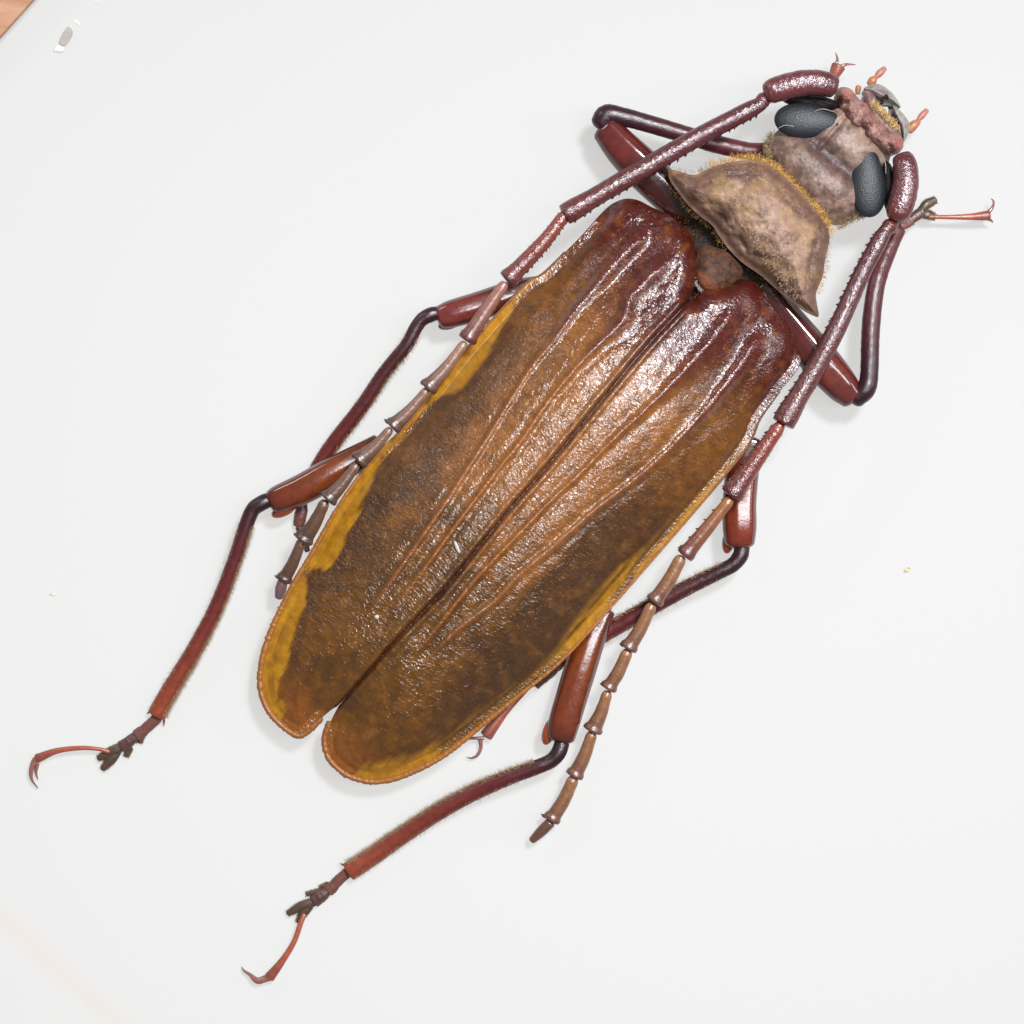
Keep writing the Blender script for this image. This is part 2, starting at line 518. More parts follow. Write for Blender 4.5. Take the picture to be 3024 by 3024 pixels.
def wing_case(front, margin, inner, ribs, side):
    outline = to_ab(chaikin(np.array(front + margin[1:] + inner[1:] + suture[::-1]), 2))
    rim_line = to_ab(chaikin(np.array(margin + inner[1:-1]), 2, closed=False))
    front_line = to_ab(chaikin(np.array(front), 2, closed=False))
    rows, cols = 420, 130
    A, B = row_patch(outline, rows, cols)
    if side < 0:                                   # keep the suture at column 0
        A, B = A[:, ::-1], B[:, ::-1]
    d_m = seg_dist(A, B, rim_line)
    d_f = seg_dist(A, B, front_line)
    d_y = seg_dist(A, B, to_ab(chaikin(np.array(margin[2:-2]), 2, closed=False)))
    sut = to_ab(suture)
    b_s = np.interp(A, sut[:, 0], sut[:, 1])
    d_s = np.abs(B - b_s)
    long_fall = 1 - 0.42 * smooth(700, 1800, A)
    dome = 1 - (1 - np.clip((d_m - 26) / 330, 0, 1)) ** 2.1
    ff = 1 - (1 - np.clip(d_f / 62, 0, 1)) ** 2.4
    hum = 0.0
    Z = 0.60 + 0.03 * np.clip(d_m / 40, 0, 1) + 0.62 * dome * long_fall * (0.70 + 0.30 * ff) - 0.09 * (1 - ff)
    Z -= 0.16 * smooth(900, 1800, A) 
    aa = np.linspace(-200, 1800, 400)
    sl = 0.150 * (1 - smooth(180, 560, aa)) / PPU
    Z += (np.interp(A, aa, np.cumsum(sl) * (aa[1] - aa[0])) - np.sum(sl) * (aa[1] - aa[0])) * np.clip(d_m / 160, 0, 1)
    hb = seg_dist(A, B, to_ab(np.array([(1800, 690), (1740, 760)] if side > 0 else [(2300, 1030), (2270, 1100)])))
    Z += 0.07 * np.exp(-(hb / 60) ** 2)
    rib_mask = np.zeros_like(A)
    for k, r in enumerate(ribs):
        R = to_ab(catmull(np.array(r, float), 60))
        o = np.argsort(R[:, 0])
        br = np.interp(A, R[o, 0], R[o, 1])
        fade = smooth(R[:, 0].min() - 10, R[:, 0].min() + 90, A) * (1 - smooth(R[:, 0].max() - 260, R[:, 0].max(), A))
        w = 7.5 + 17 * (1 - smooth(0, 520, A))
        x = (B - br) / w
        Z += fade * ((0.030 + 0.055 * (1 - smooth(0, 520, A))) * np.exp(-x * x) - 0.010 * np.exp(-((np.abs(x) - 2.4) / 1.3) ** 2))
        rib_mask = np.maximum(rib_mask, fade * np.exp(-(x * 1.5) ** 2))
    # broad hollows between the ribs, a bead along the suture, a groove in the middle
    Z += 0.028 * np.exp(-((d_s - 15) / 8) ** 2) * smooth(-60, 60, A) - 0.03 * np.exp(-(d_s / 5.5) ** 2)
    Z += 0.035 * (fbm(A / 70, B / 45, 3 + (side > 0)) - 0.5) * np.clip(d_m / 60, 0, 1)
    Z += 0.006 * (fbm(A / 11, B / 22, 13 + (side > 0), 3) - 0.5) * np.clip(d_m / 60, 0, 1)
    # pigment
    t = A / 1750
    n1 = fbm(A / 120, B / 60, 21 + (side > 0)); n2 = fbm(A / 26, B / 26, 31)
    lat = np.clip(np.abs(B) / 390, 0, 1)
    warm, brown, dark, olive, maroon = S(142, 87, 32), S(114, 68, 22), S(60, 37, 17), S(104, 64, 11), S(80, 25, 20)
    def mixc(c, d, k):
        return c * (1 - k[..., None]) + d * k[..., None]
    C = np.broadcast_to(warm, A.shape + (3,)).copy()
    C = mixc(C, brown, smooth(0.35, 0.75, lat + 0.5 * (n1 - 0.5)))
    C = mixc(C, olive, smooth(0.42, 0.66, t + 0.25 * (n1 - 0.5)))
    C = mixc(C, S(84, 52, 20), 0.55 * smooth(0.50, 0.62, n1) * smooth(0.4, 0.6, t))
    if side < 0:
        k = smooth(0.42, 0.62, lat + 0.12 * (n1 - 0.5)) * smooth(0.22, 0.36, t) * (1 - smooth(0.74, 0.92, t))
        C = mixc(C, dark, 0.68 * k)
    else:
        k = smooth(0.52, 0.72, lat + 0.12 * (n1 - 0.5)) * smooth(0.15, 0.4, t) * (1 - smooth(0.80, 0.95, t))
        C = mixc(C, S(70, 43, 18), 0.45 * k)
    C = mixc(C, maroon, 1 - smooth(0.03, 0.21, t + 0.10 * (lat - 0.3) + 0.06 * (n1 - 0.5)))
    C = mixc(C, S(66, 38, 20), 0.35 * smooth(0.45, 0.75, n2))
    C = mixc(C, S(150, 92, 34), 0.30 * smooth(0.5, 0.8, 1 - n2))
    # yellow border, of uneven width
    tt = [-0.1, 0.05, 0.17, 0.21, 0.27, 0.37, 0.42, 0.55, 0.60, 0.66, 0.74, 0.78, 0.82, 0.92, 0.97, 1.01]
    if side > 0:
        ww = [0, 0, 10, 16, 50, 56, 20, 10, 44, 64, 66, 12, 62, 70, 50, 26]
    else:
        ww = [0, 0, 10, 16, 26, 34, 58, 58, 34, 26, 32, 34, 36, 52, 58, 36]
    yw = np.interp(t, tt, ww) + 34 * (fbm(A / 190, B / 16, 45) - 0.5) + 12 * (n2 - 0.5)
    ky = 1 - (smooth(-6, 8, d_y - yw) if side > 0 else smooth(-24, 16, d_y - yw))
    ky = np.where(np.interp(t, tt, ww) < 6, 0, ky)
    if side < 0:
        st = smooth(0.42, 0.62, fbm(A / 160, d_y / 9, 37)) * smooth(0.25, 0.35, t) * (1 - smooth(0.84, 0.9, t))
        ky = ky * (1 - 0.75 * st) * (1 - 0.55 * smooth(0.55, 0.68, t) * (1 - smooth(0.82, 0.90, t)))
    C = mixc(C, mixc(np.broadcast_to(S(190, 132, 18), C.shape), S(160, 104, 24), smooth(0.4, 0.75, 0.5 * n2 + 0.5 * fbm(A / 150, d_y / 12, 39))), 0.88 * ky)
    C = mixc(C, S(72, 40, 16), 0.5 * np.exp(-((d_y - yw - 16) / 12) ** 2) * (1 - ky) * (np.interp(t, tt, ww) > 30))
    ke = smooth(0.90, 0.985, t + 0.02 * (n2 - 0.5))
    C = mixc(C, S(150, 84, 24), 0.7 * ke * (1 - ky))
    rib_col = mixc(np.broadcast_to(S(92, 28, 22), C.shape), S(160, 90, 34), smooth(0.14, 0.30, t))
    C = C * (1 - 0.75 * rib_mask[..., None]) + rib_col * 0.75 * rib_mask[..., None]
    ks = np.exp(-(d_s / 7) ** 2) * smooth(-0.02, 0.02, t)
    C = mixc(C, S(62, 20, 20), 0.85 * ks)
    PX, PY = to_px(A.ravel(), B.ravel())
    V = at_many(PX, PY, Z.ravel())
    ab = np.stack((A.ravel() / PPU, B.ravel() / PPU, np.full(A.size, 4.0 * side)), axis=1)
    f = fix_winding(V, grid_faces(rows, cols))
    Cf = np.concatenate((C, ((1 - 0.8 * ky) * (0.66 + 0.34 * smooth(0.10, 0.34, t)) * (1 - 0.35 * smooth(0.72, 0.95, t)))[..., None]), axis=2).reshape(-1, 4)
    V2, f2, loop = skirt(V, rows, cols, 0.05, 0.02)
    o = link("elytron", V2, f + f2, M_ELY, beetle, np.vstack((Cf, Cf[loop])), np.vstack((ab, ab[loop])))
    # the raised beaded rim along the outer edge
    g = Geo()
    L = chaikin(np.array(margin[2:] + inner[1:-1]), 2, closed=False)
    D = to_ab(L)
    zz = 0.60 - 0.16 * smooth(900, 1800, D[:, 0])
    tr = D[:, 0] / 1750
    wid = np.interp(tr, [0, 0.2, 0.5, 0.7, 0.9, 1.02], [6, 7, 9, 13, 19, 17])
    nseg = 420
    path = catmull(np.c_[L, zz, wid], nseg)
    path[:, 3] *= 1 + 0.05 * np.sin(np.arange(nseg) * 2.1) + 0.09 * rng.normal(size=nseg)
    a_c, m_c, y_c = S(92, 42, 24), S(164, 102, 36), S(158, 84, 24)
    tq = np.linspace(0, 1, 8)
    cl = [(q, *(a_c * (1 - w) + m_c * w)) for q, w in zip(tq, (0, 0.4, 0.9, 1, 0.9, 0.95, 0.85, 0.6))]
    g.tube(path, cl, flat=0.8, sides=8, n=nseg)
    g.build("elytron_rim", M_RIM, o)
    return o

wing_case(left_front, left_margin, left_inner, left_ribs, 1)
wing_case(right_front, right_margin, right_inner, right_ribs, -1)

# --- a domed plate built from an outline (a-b rows run along b) ------------
def plate(name, outline_px, z_edge, height, D, p, mat, parent, color_fn, rows=110, cols=90, drop=0.2, inset=0.05, relief=None, along=1, iters=2):
    poly = to_ab(chaikin(np.array(outline_px, float), iters))
    A, B = row_patch(poly, rows, cols, along)
    closed = np.vstack((poly, poly[:1]))
    d = seg_dist(A, B, closed)
    Z = z_edge + height * (1 - (1 - np.clip(d / D, 0, 1)) ** p)
    if relief is not None:
        Z = Z + relief(A, B, d)
    PX, PY = to_px(A.ravel(), B.ravel())
    V = at_many(PX, PY, Z.ravel())
    C = color_fn(A, B, d).reshape(-1, 3)
    ab = np.stack((A.ravel() / PPU, B.ravel() / PPU, Z.ravel()), axis=1)
    f = fix_winding(V, grid_faces(rows, cols))
    V2, f2, loop = skirt(V, rows, cols, drop, inset)
    return link(name, V2, f + f2, mat, parent, np.vstack((C, C[loop])), np.vstack((ab, ab[loop])))

def mixa(c, d, k):
    return c * (1 - k[..., None]) + d * k[..., None]

# --- thorax and abdomen under the plates -----------------------------------
g = Geo()
dk = S(34, 22, 17)
g.tube([(2330, 560, 0.40, 300), (2260, 660, 0.36, 400), (2180, 760, 0.34, 420), (2110, 850, 0.33, 480), (1990, 980, 0.32, 520)],
       [(0, *dk), (0.5, *S(42, 27, 19)), (1, *dk)], flat=0.24, sides=28, n=40, cap0=0.4, cap1=0.3, rough=0.08)
thorax = g.build("thorax", M_DARK, beetle)
g = Geo()
g.tube([(2000, 960, 0.48, 520), (1800, 1200, 0.46, 600), (1500, 1560, 0.42, 560), (1250, 1830, 0.36, 420), (1130, 1960, 0.34, 240)],
       [(0, *dk), (1, *S(88, 52, 24))], flat=0.42, sides=28, n=50, cap0=0.3, cap1=0.5)
g.build("abdomen", M_DARK, beetle)

g = Geo()
n = 1500
hp = np.c_[rng.uniform(1950, 2360, n), rng.uniform(600, 980, n)]
hab = to_ab(hp)
k = (hab[:, 0] > -190) & (hab[:, 0] < 30) & (np.abs(hab[:, 1] + 10) < 330)
hp, hab = hp[k], hab[k]
m = len(hp)
g.hairs(at_many(hp[:, 0], hp[:, 1], 0.55 - 0.12 * (hab[:, 1] / 300) ** 2), np.c_[np.full(m, -0.6), np.full(m, -0.7), np.full(m, 0.9)] + rng.normal(0, 0.5, (m, 3)), 0.10, 0.008, S(110, 76, 40), 0.4, 0.8)
g.build("thorax_hair", M_HAIR, thorax, stuff=True)

# scutellum
scut = [(2068, 720), (2050, 785), (2052, 826), (2070, 853), (2096, 866), (2126, 866), (2154, 848), (2184, 820), (2200, 800), (2150, 740)]
def scut_col(A, B, d):
    n = fbm(A / 14, B / 14, 5)
    c = mixa(np.broadcast_to(S(88, 56, 38), A.shape + (3,)), S(150, 86, 52), smooth(-90, -35, A) * smooth(3, 14, d))
    return mixa(c, S(40, 28, 20), 0.6 * smooth(0.5, 0.7, n))
sc = plate("scutellum", scut, 0.74, 0.10, 40, 2.0, M_DARK, beetle, scut_col, rows=50, cols=50, drop=0.2)
# pale fringe round the scutellum tip
g = Geo()
edge = catmull(np.array([(2050, 782, 0.77), (2052, 826, 0.77), (2070, 854, 0.77), (2096, 867, 0.77), (2126, 868, 0.77), (2152, 852, 0.77)], float), 500)
edge[:, :2] += rng.normal(0, 2.0, (500, 2))
roots = at_many(edge[:, 0], edge[:, 1], edge[:, 2])
tan = np.gradient(catmull(edge, 500), axis=0)
dirs = np.c_[np.cos(np.linspace(3.4, 5.2, 500)), np.sin(np.linspace(3.4, 5.2, 500)), np.full(500, 0.5)] + rng.normal(0, 0.5, (500, 3))
g.hairs(roots, dirs, 0.035, 0.009, S(165, 160, 150), 0.4)
g.build("fringe", M_HAIR, sc, stuff=True)

# --- pronotum ---------------------------------------------------------------
pron = [(1972, 497), (2012, 508), (2052, 520), (2093, 496), (2130, 484), (2167, 477), (2214, 471), (2246, 476), (2276, 489), (2323, 527), (2355, 556), (2385, 590), (2428, 643), (2444, 670), (2452, 698), (2446, 730), (2436, 770), (2432, 813), (2418, 845), (2408, 868), (2413, 900), (2421, 940),
        (2395, 930), (2369, 916), (2307, 866), (2245, 810), (2192, 776), (2152, 736), (2124, 698), (2105, 664), (2068, 639), (2028, 602), (1997, 562), (1975, 531)]
def pron_col(A, B, d):
    n = fbm(A / 40, B / 40, 41); n2 = fbm(A / 13, B / 13, 43)
    c = mixa(np.broadcast_to(S(170, 138, 118), A.shape + (3,)), S(134, 102, 86), smooth(0.4, 0.65, n))
    c = mixa(c, S(172, 138, 92), 0.55 * smooth(0.48, 0.7, fbm(A / 60, B / 60, 47)))
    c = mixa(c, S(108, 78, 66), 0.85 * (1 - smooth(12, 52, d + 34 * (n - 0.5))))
    c = mixa(c, S(148, 108, 48), 0.6 * smooth(0.5, 0.7, n) * (1 - smooth(10, 50, d)) * smooth(120, 230, np.abs(B)))
    c = mixa(c, S(100, 72, 66), 0.6 * smooth(0.4, 0.6, fbm(A / 70, B / 70, 56)) * np.exp(-((d - 40 - 16 * (fbm(A / 50, B / 50, 55) - 0.5)) / 10) ** 2))
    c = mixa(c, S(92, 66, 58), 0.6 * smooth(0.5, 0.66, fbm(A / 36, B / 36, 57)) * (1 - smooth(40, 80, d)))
    return mixa(c, S(104, 76, 64), 0.35 * smooth(0.5, 0.75, n2))
def pron_relief(A, B, d):
    r = 0.10 * (fbm(A / 60, B / 60, 51) - 0.5) + 0.045 * (fbm(A / 22, B / 22, 53) - 0.5)
    ring = np.exp(-((d - 40 - 16 * (fbm(A / 50, B / 50, 55) - 0.5)) / 11) ** 2)
    return (r - 0.05 * ring * smooth(0.42, 0.6, fbm(A / 70, B / 70, 56))) * np.clip(d / 24, 0, 1) + 0.03 * np.exp(-(d / 6) ** 2)
pr = plate("pronotum", pron, 0.78, 0.42, 150, 2.2, M_PRON, beetle, pron_col, rows=170, cols=110, drop=0.16, inset=0.06, relief=pron_relief)

def fringe(line, n, z, out, length, width, col, parent, name="hair_fringe", spread=0.45, jitter=5.0, up=0.35):
    """Hairs along a line (px); out = +1/-1 chooses the side they point to."""
    L = catmull(np.array(line, float), 200)
    T = np.gradient(L, axis=0); T /= np.linalg.norm(T, axis=1)[:, None]
    idx = rng.integers(0, 200, n)
    p = L[idx] + rng.normal(0, jitter, (n, 2))
    zz = np.full(n, z) + rng.normal(0, 0.02, n)
    t = T[idx]
    dx = np.stack((t[:, 1] * out, -t[:, 0] * out), axis=1)
    dirs = np.c_[dx[:, 0], -dx[:, 1], np.full(n, up)] + rng.normal(0, spread, (n, 3))
    g = Geo()
    g.hairs(at_many(p[:, 0], p[:, 1], zz), dirs, length, width, np.asarray(col), 0.35, 0.45)
    return g.build(name, M_HAIR, parent, stuff=True)

front_line = [(2093, 493), (2167, 477), (2214, 471), (2276, 489), (2323, 527), (2385, 590), (2428, 643), (2450, 690)]
gold = S(220, 172, 96, 0.92)
fringe(front_line, 1700, 0.785, 1, 0.072, 0.0042, gold, pr, jitter=7, spread=0.7)
fringe([(2446, 700), (2436, 770), (2432, 813), (2410, 868)], 130, 0.77, 1, 0.055, 0.005, S(190, 140, 70), pr)
fringe([(1975, 500), (2052, 514), (2100, 493)], 90, 0.77, 1, 0.05, 0.005, S(170, 135, 80), pr)
fringe([(1980, 545), (2028, 606), (2068, 643), (2105, 668), (2130, 708), (2152, 740)], 260, 0.74, -1, 0.05, 0.005, S(150, 112, 56), pr)
fringe([(2160, 745), (2245, 815), (2307, 870), (2369, 920)], 120, 0.70, -1, 0.04, 0.005, S(120, 92, 58), pr)
# short downy hair lying over the pronotum
g = Geo()
n = 2600
bb = rng.uniform(-250, 230, n); aa = rng.uniform(-430, -190, n)
pxx, pyy = to_px(aa, bb)
poly = to_ab(np.array(pron, float))
dd = seg_dist(aa, bb, np.vstack((poly, poly[:1])))
from_in = []
for x, y in zip(aa, bb):
    inside = False
    for i in range(len(poly)):
        (x0, y0), (x1, y1) = poly[i], poly[(i + 1) % len(poly)]
        if (y0 > y) != (y1 > y) and x < (x1 - x0) * (y - y0) / (y1 - y0) + x0:
            inside = not inside
    from_in.append(inside)
k = np.array(from_in) & (dd > 14) & (aa < -250 - 0.3 * bb)
aa, bb, dd, pxx, pyy = aa[k], bb[k], dd[k], pxx[k], pyy[k]
zz = 0.78 + 0.42 * (1 - (1 - np.clip(dd / 150, 0, 1)) ** 2.2) + pron_relief(aa, bb, dd) - 0.004
m = len(aa)
dirs = np.c_[np.full(m, -0.5), np.full(m, -0.6), np.full(m, 0.35)] + rng.normal(0, 0.45, (m, 3))
g.hairs(at_many(pxx, pyy, zz), dirs, 0.05, 0.005, S(200, 172, 146, 0.95), 0.3, 0.3)
g.build("down", M_HAIR, pr, stuff=True)

# --- head --------------------------------------------------------------------
head_out = [(2291, 388), (2262, 431), (2270, 480), (2320, 560), (2400, 640), (2470, 672), (2523, 644), (2556, 640), (2600, 560), (2628, 470), (2640, 420), (2590, 352), (2536, 296), (2490, 282), (2420, 318), (2340, 350)]
def head_col(A, B, d):
    n = fbm(A / 34, B / 34, 61); n2 = fbm(A / 11, B / 11, 63)
    c = mixa(np.broadcast_to(S(154, 126, 112), A.shape + (3,)), S(118, 92, 80), smooth(0.4, 0.62, n))
    c = mixa(c, S(172, 146, 118), 0.7 * smooth(90, 190, np.abs(B - 30)) * smooth(-480, -420, A))
    c = mixa(c, S(64, 42, 42), 0.85 * np.exp(-((A + 578) / 30) ** 2))
    return mixa(c, S(98, 68, 62), 0.4 * smooth(0.5, 0.72, n2))
def head_relief(A, B, d):
    r = 0.035 * (fbm(A / 40, B / 40, 71) - 0.5) + 0.016 * (fbm(A / 14, B / 14, 73) - 0.5)
    r -= 0.08 * np.exp(-((A + 580) / 30) ** 2)                        # dip behind the frons
    r -= 0.05 * np.exp(-((B + 5) / 9) ** 2) * smooth(-560, -600, A)     # median groove
    return r * np.clip(d / 20, 0, 1)
head = plate("head", head_out, 0.62, 0.30, 110, 2.3, M_HEAD, beetle, head_col, rows=120, cols=100, drop=0.35, inset=0.12, relief=head_relief)

g = Geo(); g.lump(2386, 357, 0.80, 97, 50, 26, -4, (0.02, 0.02, 0.02), 40, 24, pinch=0.16); g.build("eye", M_EYE, head)
g = Geo(); g.lump(2562, 532, 0.80, 107, 50, 26, 94, (0.02, 0.02, 0.02), 40, 24, pinch=0.22); g.build("eye", M_EYE, head)
for (x, y, rx, ry, an) in ((2396, 303, 84, 22, -8), (2628, 560, 84, 24, 98)):
    g = Geo(); g.lump(x, y, 0.74, rx, ry, 30, an, S(22, 15, 16), 24, 12, 0.3, 15); g.build("scape_shade", M_DARK, head)  # near-black lumps put in as the dark shade under the scapes
# narrow pale margins of the eyes
for ln in ([(2300, 378), (2318, 370), (2345, 374)], [(2600, 452), (2614, 480), (2616, 512)], [(2400, 330), (2430, 322), (2462, 330)]):
    g = Geo(); g.tube([(x, y, 0.895 if i == 1 else 0.88, 3) for i, (x, y) in enumerate(ln)], flat_cols(S(150, 135, 120)), sides=6, n=12); g.build("eye_margin", M_PALE, head)

# frons: a pair of pinkish lobes with antennal knobs
pink, pinkd = S(156, 114, 102), S(84, 46, 50)
frons = [(2466, 268), (2482, 256), (2504, 257), (2520, 268), (2535, 292), (2560, 306), (2590, 336), (2612, 366), (2650, 392), (2670, 412), (2667, 440), (2648, 458), (2614, 450), (2588, 428), (2560, 412), (2535, 404), (2514, 376), (2496, 340), (2476, 308)]
def bumps(A, B, spots):
    r = 0.0
    for x, y, rad, h in spots:
        c = to_ab(np.array([(x, y)]))[0]
        r = r + h * np.exp(-((A - c[0]) ** 2 + (B - c[1]) ** 2) / rad ** 2)
    return r
def frons_relief(A, B, d):
    r = bumps(A, B, [(2495, 282, 20, 0.10), (2648, 430, 20, 0.11), (2514, 330, 20, 0.05), (2525, 360, 16, 0.04), (2596, 410, 24, 0.06), (2560, 350, 24, 0.05), (2545, 385, 15, -0.11), (2532, 300, 14, -0.04), (2620, 395, 14, -0.05), (2500, 306, 10, -0.05), (2628, 432, 9, -0.05)])
    return r + (0.07 * (fbm(A / 22, B / 22, 75) - 0.5) + 0.04 * (fbm(A / 8, B / 8, 76) - 0.5)) * np.clip(d / 8, 0, 1)
def frons_col(A, B, d):
    c = mixa(np.broadcast_to(pink, A.shape + (3,)), S(128, 86, 78), smooth(0.4, 0.62, fbm(A / 18, B / 18, 77)))
    c = mixa(c, S(160, 128, 122), 0.6 * smooth(0.52, 0.7, fbm(A / 26, B / 26, 78)))
    red = np.clip(bumps(A, B, [(2502, 276, 16, 1.0), (2655, 424, 18, 1.0)]), 0, 1)
    c = mixa(c, S(168, 90, 78), 0.7 * red)
    return mixa(c, S(66, 36, 42), 0.8 * np.clip(bumps(A, B, [(2545, 388, 17, 1.0), (2480, 300, 12, 0.7)]), 0, 1))
plate("frons", frons, 0.80, 0.10, 22, 2.0, M_HEAD, head, frons_col, rows=120, cols=60, drop=0.3, inset=0.05, relief=frons_relief)
# clypeus and labrum
clyp = [(2552, 264), (2580, 272), (2590, 300), (2606, 330), (2640, 356), (2660, 380), (2664, 412), (2640, 420), (2606, 396), (2572, 356), (2548, 310)]
plate("clypeus", clyp, 0.74, 0.12, 26, 2.0, M_HEAD, head, lambda A, B, d: mixa(np.broadcast_to(S(142, 112, 106), A.shape + (3,)), S(120, 88, 84), smooth(0.4, 0.65, fbm(A / 18, B / 18, 81))), rows=50, cols=40, drop=0.25, along=1)
# mandibles
mand1 = [(2548, 262), (2568, 249), (2593, 246), (2615, 256), (2638, 277), (2653, 299), (2663, 320), (2644, 310), (2630, 304), (2608, 304), (2588, 296), (2566, 280)]
mand2 = [(2633, 306), (2648, 314), (2666, 334), (2681, 352), (2689, 372), (2684, 394), (2668, 424), (2656, 392), (2644, 362), (2630, 340)]
def mand_col(A, B, d):
    n = fbm(A / 20, B / 20, 91)
    c = mixa(np.broadcast_to(S(158, 150, 146), A.shape + (3,)), S(128, 108, 110), smooth(0.42, 0.6, n))
    return mixa(c, S(150, 146, 128), 1 - smooth(2, 9, d))
plate("mandible", mand1, 0.62, 0.16, 24, 2.0, M_PALE, head, mand_col, rows=50, cols=40, drop=0.25, along=1, iters=1)
plate("mandible", mand2, 0.62, 0.15, 24, 2.0, M_PALE, head, mand_col, rows=50, cols=40, drop=0.25, along=1, iters=1)
fringe([(2578, 300), (2598, 316), (2620, 340), (2650, 372)], 420, 0.84, -1, 0.10, 0.007, S(206, 172, 116, 0.9), head, name="mouth_hair", jitter=5, up=0.2)
for (x, y) in ((2606, 296), (2613, 288), (2619, 286), (2602, 304), (2640, 340), (2645, 346), (2630, 318)):
    g = Geo()
    g.lump(x, y, 0.80, 8, 5, 7, random.uniform(0, 180), S(44, 38, 32), 8, 6, 0.6, int(x))
    g.build("mouth_tooth", M_DARK, head)
# palps
orange, salmon = S(182, 118, 80), S(182, 120, 104)
for segs in ([[(2568, 248, 0.55, 20), (2577, 238, 0.56, 25), (2584, 230, 0.56, 17)], [(2585, 231, 0.56, 10), (2597, 217, 0.55, 21), (2613, 202, 0.54, 15)]],
             [[(2533, 276, 0.55, 14), (2534, 262, 0.56, 17), (2536, 256, 0.56, 16)]],
             [[(2684, 384, 0.55, 26), (2698, 370, 0.56, 27), (2713, 358, 0.56, 17)], [(2710, 356, 0.56, 11), (2722, 342, 0.55, 19), (2737, 326, 0.54, 15)]]):
    g = Geo()
    for i, s in enumerate(segs):
        g.tube(s, flat_cols(orange if i == 0 else salmon), sides=12, n=16, cap0=0.5, cap1=0.5)
    g.build("palp", M_PALE, head)
# soft hair behind the eyes
fringe([(2285, 398), (2268, 432), (2274, 466)], 260, 0.72, -1, 0.07, 0.007, S(160, 138, 100), head, name="cheek_hair")
fringe([(2556, 638), (2523, 650), (2480, 674)], 200, 0.72, -1, 0.06, 0.007, S(160, 134, 100), head, name="cheek_hair")

# --- antennae ------------------------------------------------------------------
def antenna_segment(name, parent, pts, w0, w1, z0, z1, c0, c1, mat, seed, flare=1.0, teeth=0, tooth_side=1, rough=0.06, flat=0.9):
    """One segment: narrow neck, slow swelling, flared cup at the far end."""
    pts = [tuple(p) for p in pts]
    e = np.array(pts[0], float) - np.array(pts[1], float)
    e = e / np.linalg.norm(e) * 9 + rng.normal(0, 1.2, 2)      # the neck sits inside the cup before it
    pts[0] = (pts[0][0] + e[0], pts[0][1] + e[1])
    w0, w1 = w0 * rng.uniform(0.94, 1.06), w1 * rng.uniform(0.95, 1.06)
    P = catmull(np.array([(x, y) for x, y in pts], float), 24)
    t = np.linspace(0, 1, 24)
    z = z0 + (z1 - z0) * t
    w = np.interp(t, [0, 0.06, 0.2, 0.6, 0.86, 0.95, 1.0], [w0 * 0.75, w0 * 0.98, w0 * 1.0, (w0 * 0.6 + w1 * 0.4), w1 * 0.88, w1 * flare, w1 * (flare - 0.04)])
    g = Geo()
    Q, W, Sd, U, T = g.tube(np.c_[P, z, w], [(0, *c0), (0.12, *(c0 * 1.05)), (0.7, *((c0 + c1) / 2)), (0.9, *c1), (1, *(c1 * 0.8))], flat=flat, sides=18, n=max(30, int(24 + len(pts) * 10)), cap0=0.5, cap1=0.14, rough=rough, seed=seed)
    if teeth == 0:                                     # a short spine at the inner corner
        r = Q[-5] + Sd[-5] * W[-5] * 0.8
        dv = Sd[-5] + T[-5] * 0.25
        g.hairs(r[None] - dv[None] * 0.02, dv[None], 0.075, 0.065, c1, 0.05, 0.05)
    if teeth:
        idx = np.linspace(8, len(Q) - 8, teeth).astype(int)
        for q in idx:
            for s, dn in ((tooth_side, -0.35), (tooth_side, 0.15), (-tooth_side, -0.4)):
                r = Q[q] + (Sd[q] * s * 0.95 + U[q] * dn * flat) * W[q] + T[q] * rng.uniform(-0.02, 0.02)
                dv = Sd[q] * s + U[q] * dn + T[q] * 0.7
                g.hairs(r[None] - dv[None] * 0.01, dv[None], 0.045 if s == tooth_side else 0.03, 0.032, c0 * 0.6, 0.05, 0.1)
    return g.build(name, mat, parent)

mar, mar2, red = S(84, 36, 40), S(98, 40, 38), S(132, 56, 40)
tan1, tan2 = S(150, 108, 84), S(94, 62, 54)
tanr1, tanr2 = S(148, 100, 64), S(106, 68, 54)

ant = empty("antenna", tuple(at(2456, 262, 0.9)), beetle)
g = Geo()
g.tube([(2460, 256, 0.92, 62), (2440, 249, 0.95, 70), (2400, 244, 0.97, 73), (2350, 249, 0.98, 74), (2300, 262, 0.97, 72), (2276, 271, 0.96, 68), (2266, 275, 0.95, 58)],
       [(0, *mar), (0.5, *S(104, 48, 54)), (1, *mar2)], flat=0.9, sides=24, n=60, rough=0.07, seed=1, cap0=0.3, cap1=0.35, square=2.3)
g.build("scape", M_ANT, ant)
g = Geo()
g.tube([(2268, 288, 0.90, 34), (2254, 296, 0.91, 44), (2242, 304, 0.92, 36)], flat_cols(mar2), sides=18, n=18, rough=0.2, seed=2)
g.build("pedicel", M_ANT, ant)
antenna_segment("antenna_segment", ant, [(2242, 308), (2188, 338), (2055, 408), (1931, 480), (1807, 552), (1695, 618), (1668, 634)], 50, 60, 0.93, 1.02, mar, mar2, M_ANT, 3, 1.02, 26, -1)
antenna_segment("antenna_segment", ant, [(1664, 640), (1614, 705), (1556, 768), (1498, 826)], 38, 55, 1.02, 0.98, red, mar2, M_ANT, 4, 1.04, 12, -1)
antenna_segment("antenna_segment", ant, [(1484, 846), (1432, 922), (1378, 1004)], 32, 54, 0.98, 0.93, S(150, 96, 80), mar2, M_ANT_FINE, 5, 1.06, 6, -1)
L = [((1368, 1022), (1262, 1146), 30, 50), ((1256, 1160), (1158, 1260), 29, 48), ((1148, 1276), (1060, 1360), 28, 52), ((1048, 1380), (968, 1474), 28, 52), ((956, 1492), (896, 1594), 32, 52), ((886, 1608), (838, 1712), 32, 42)]
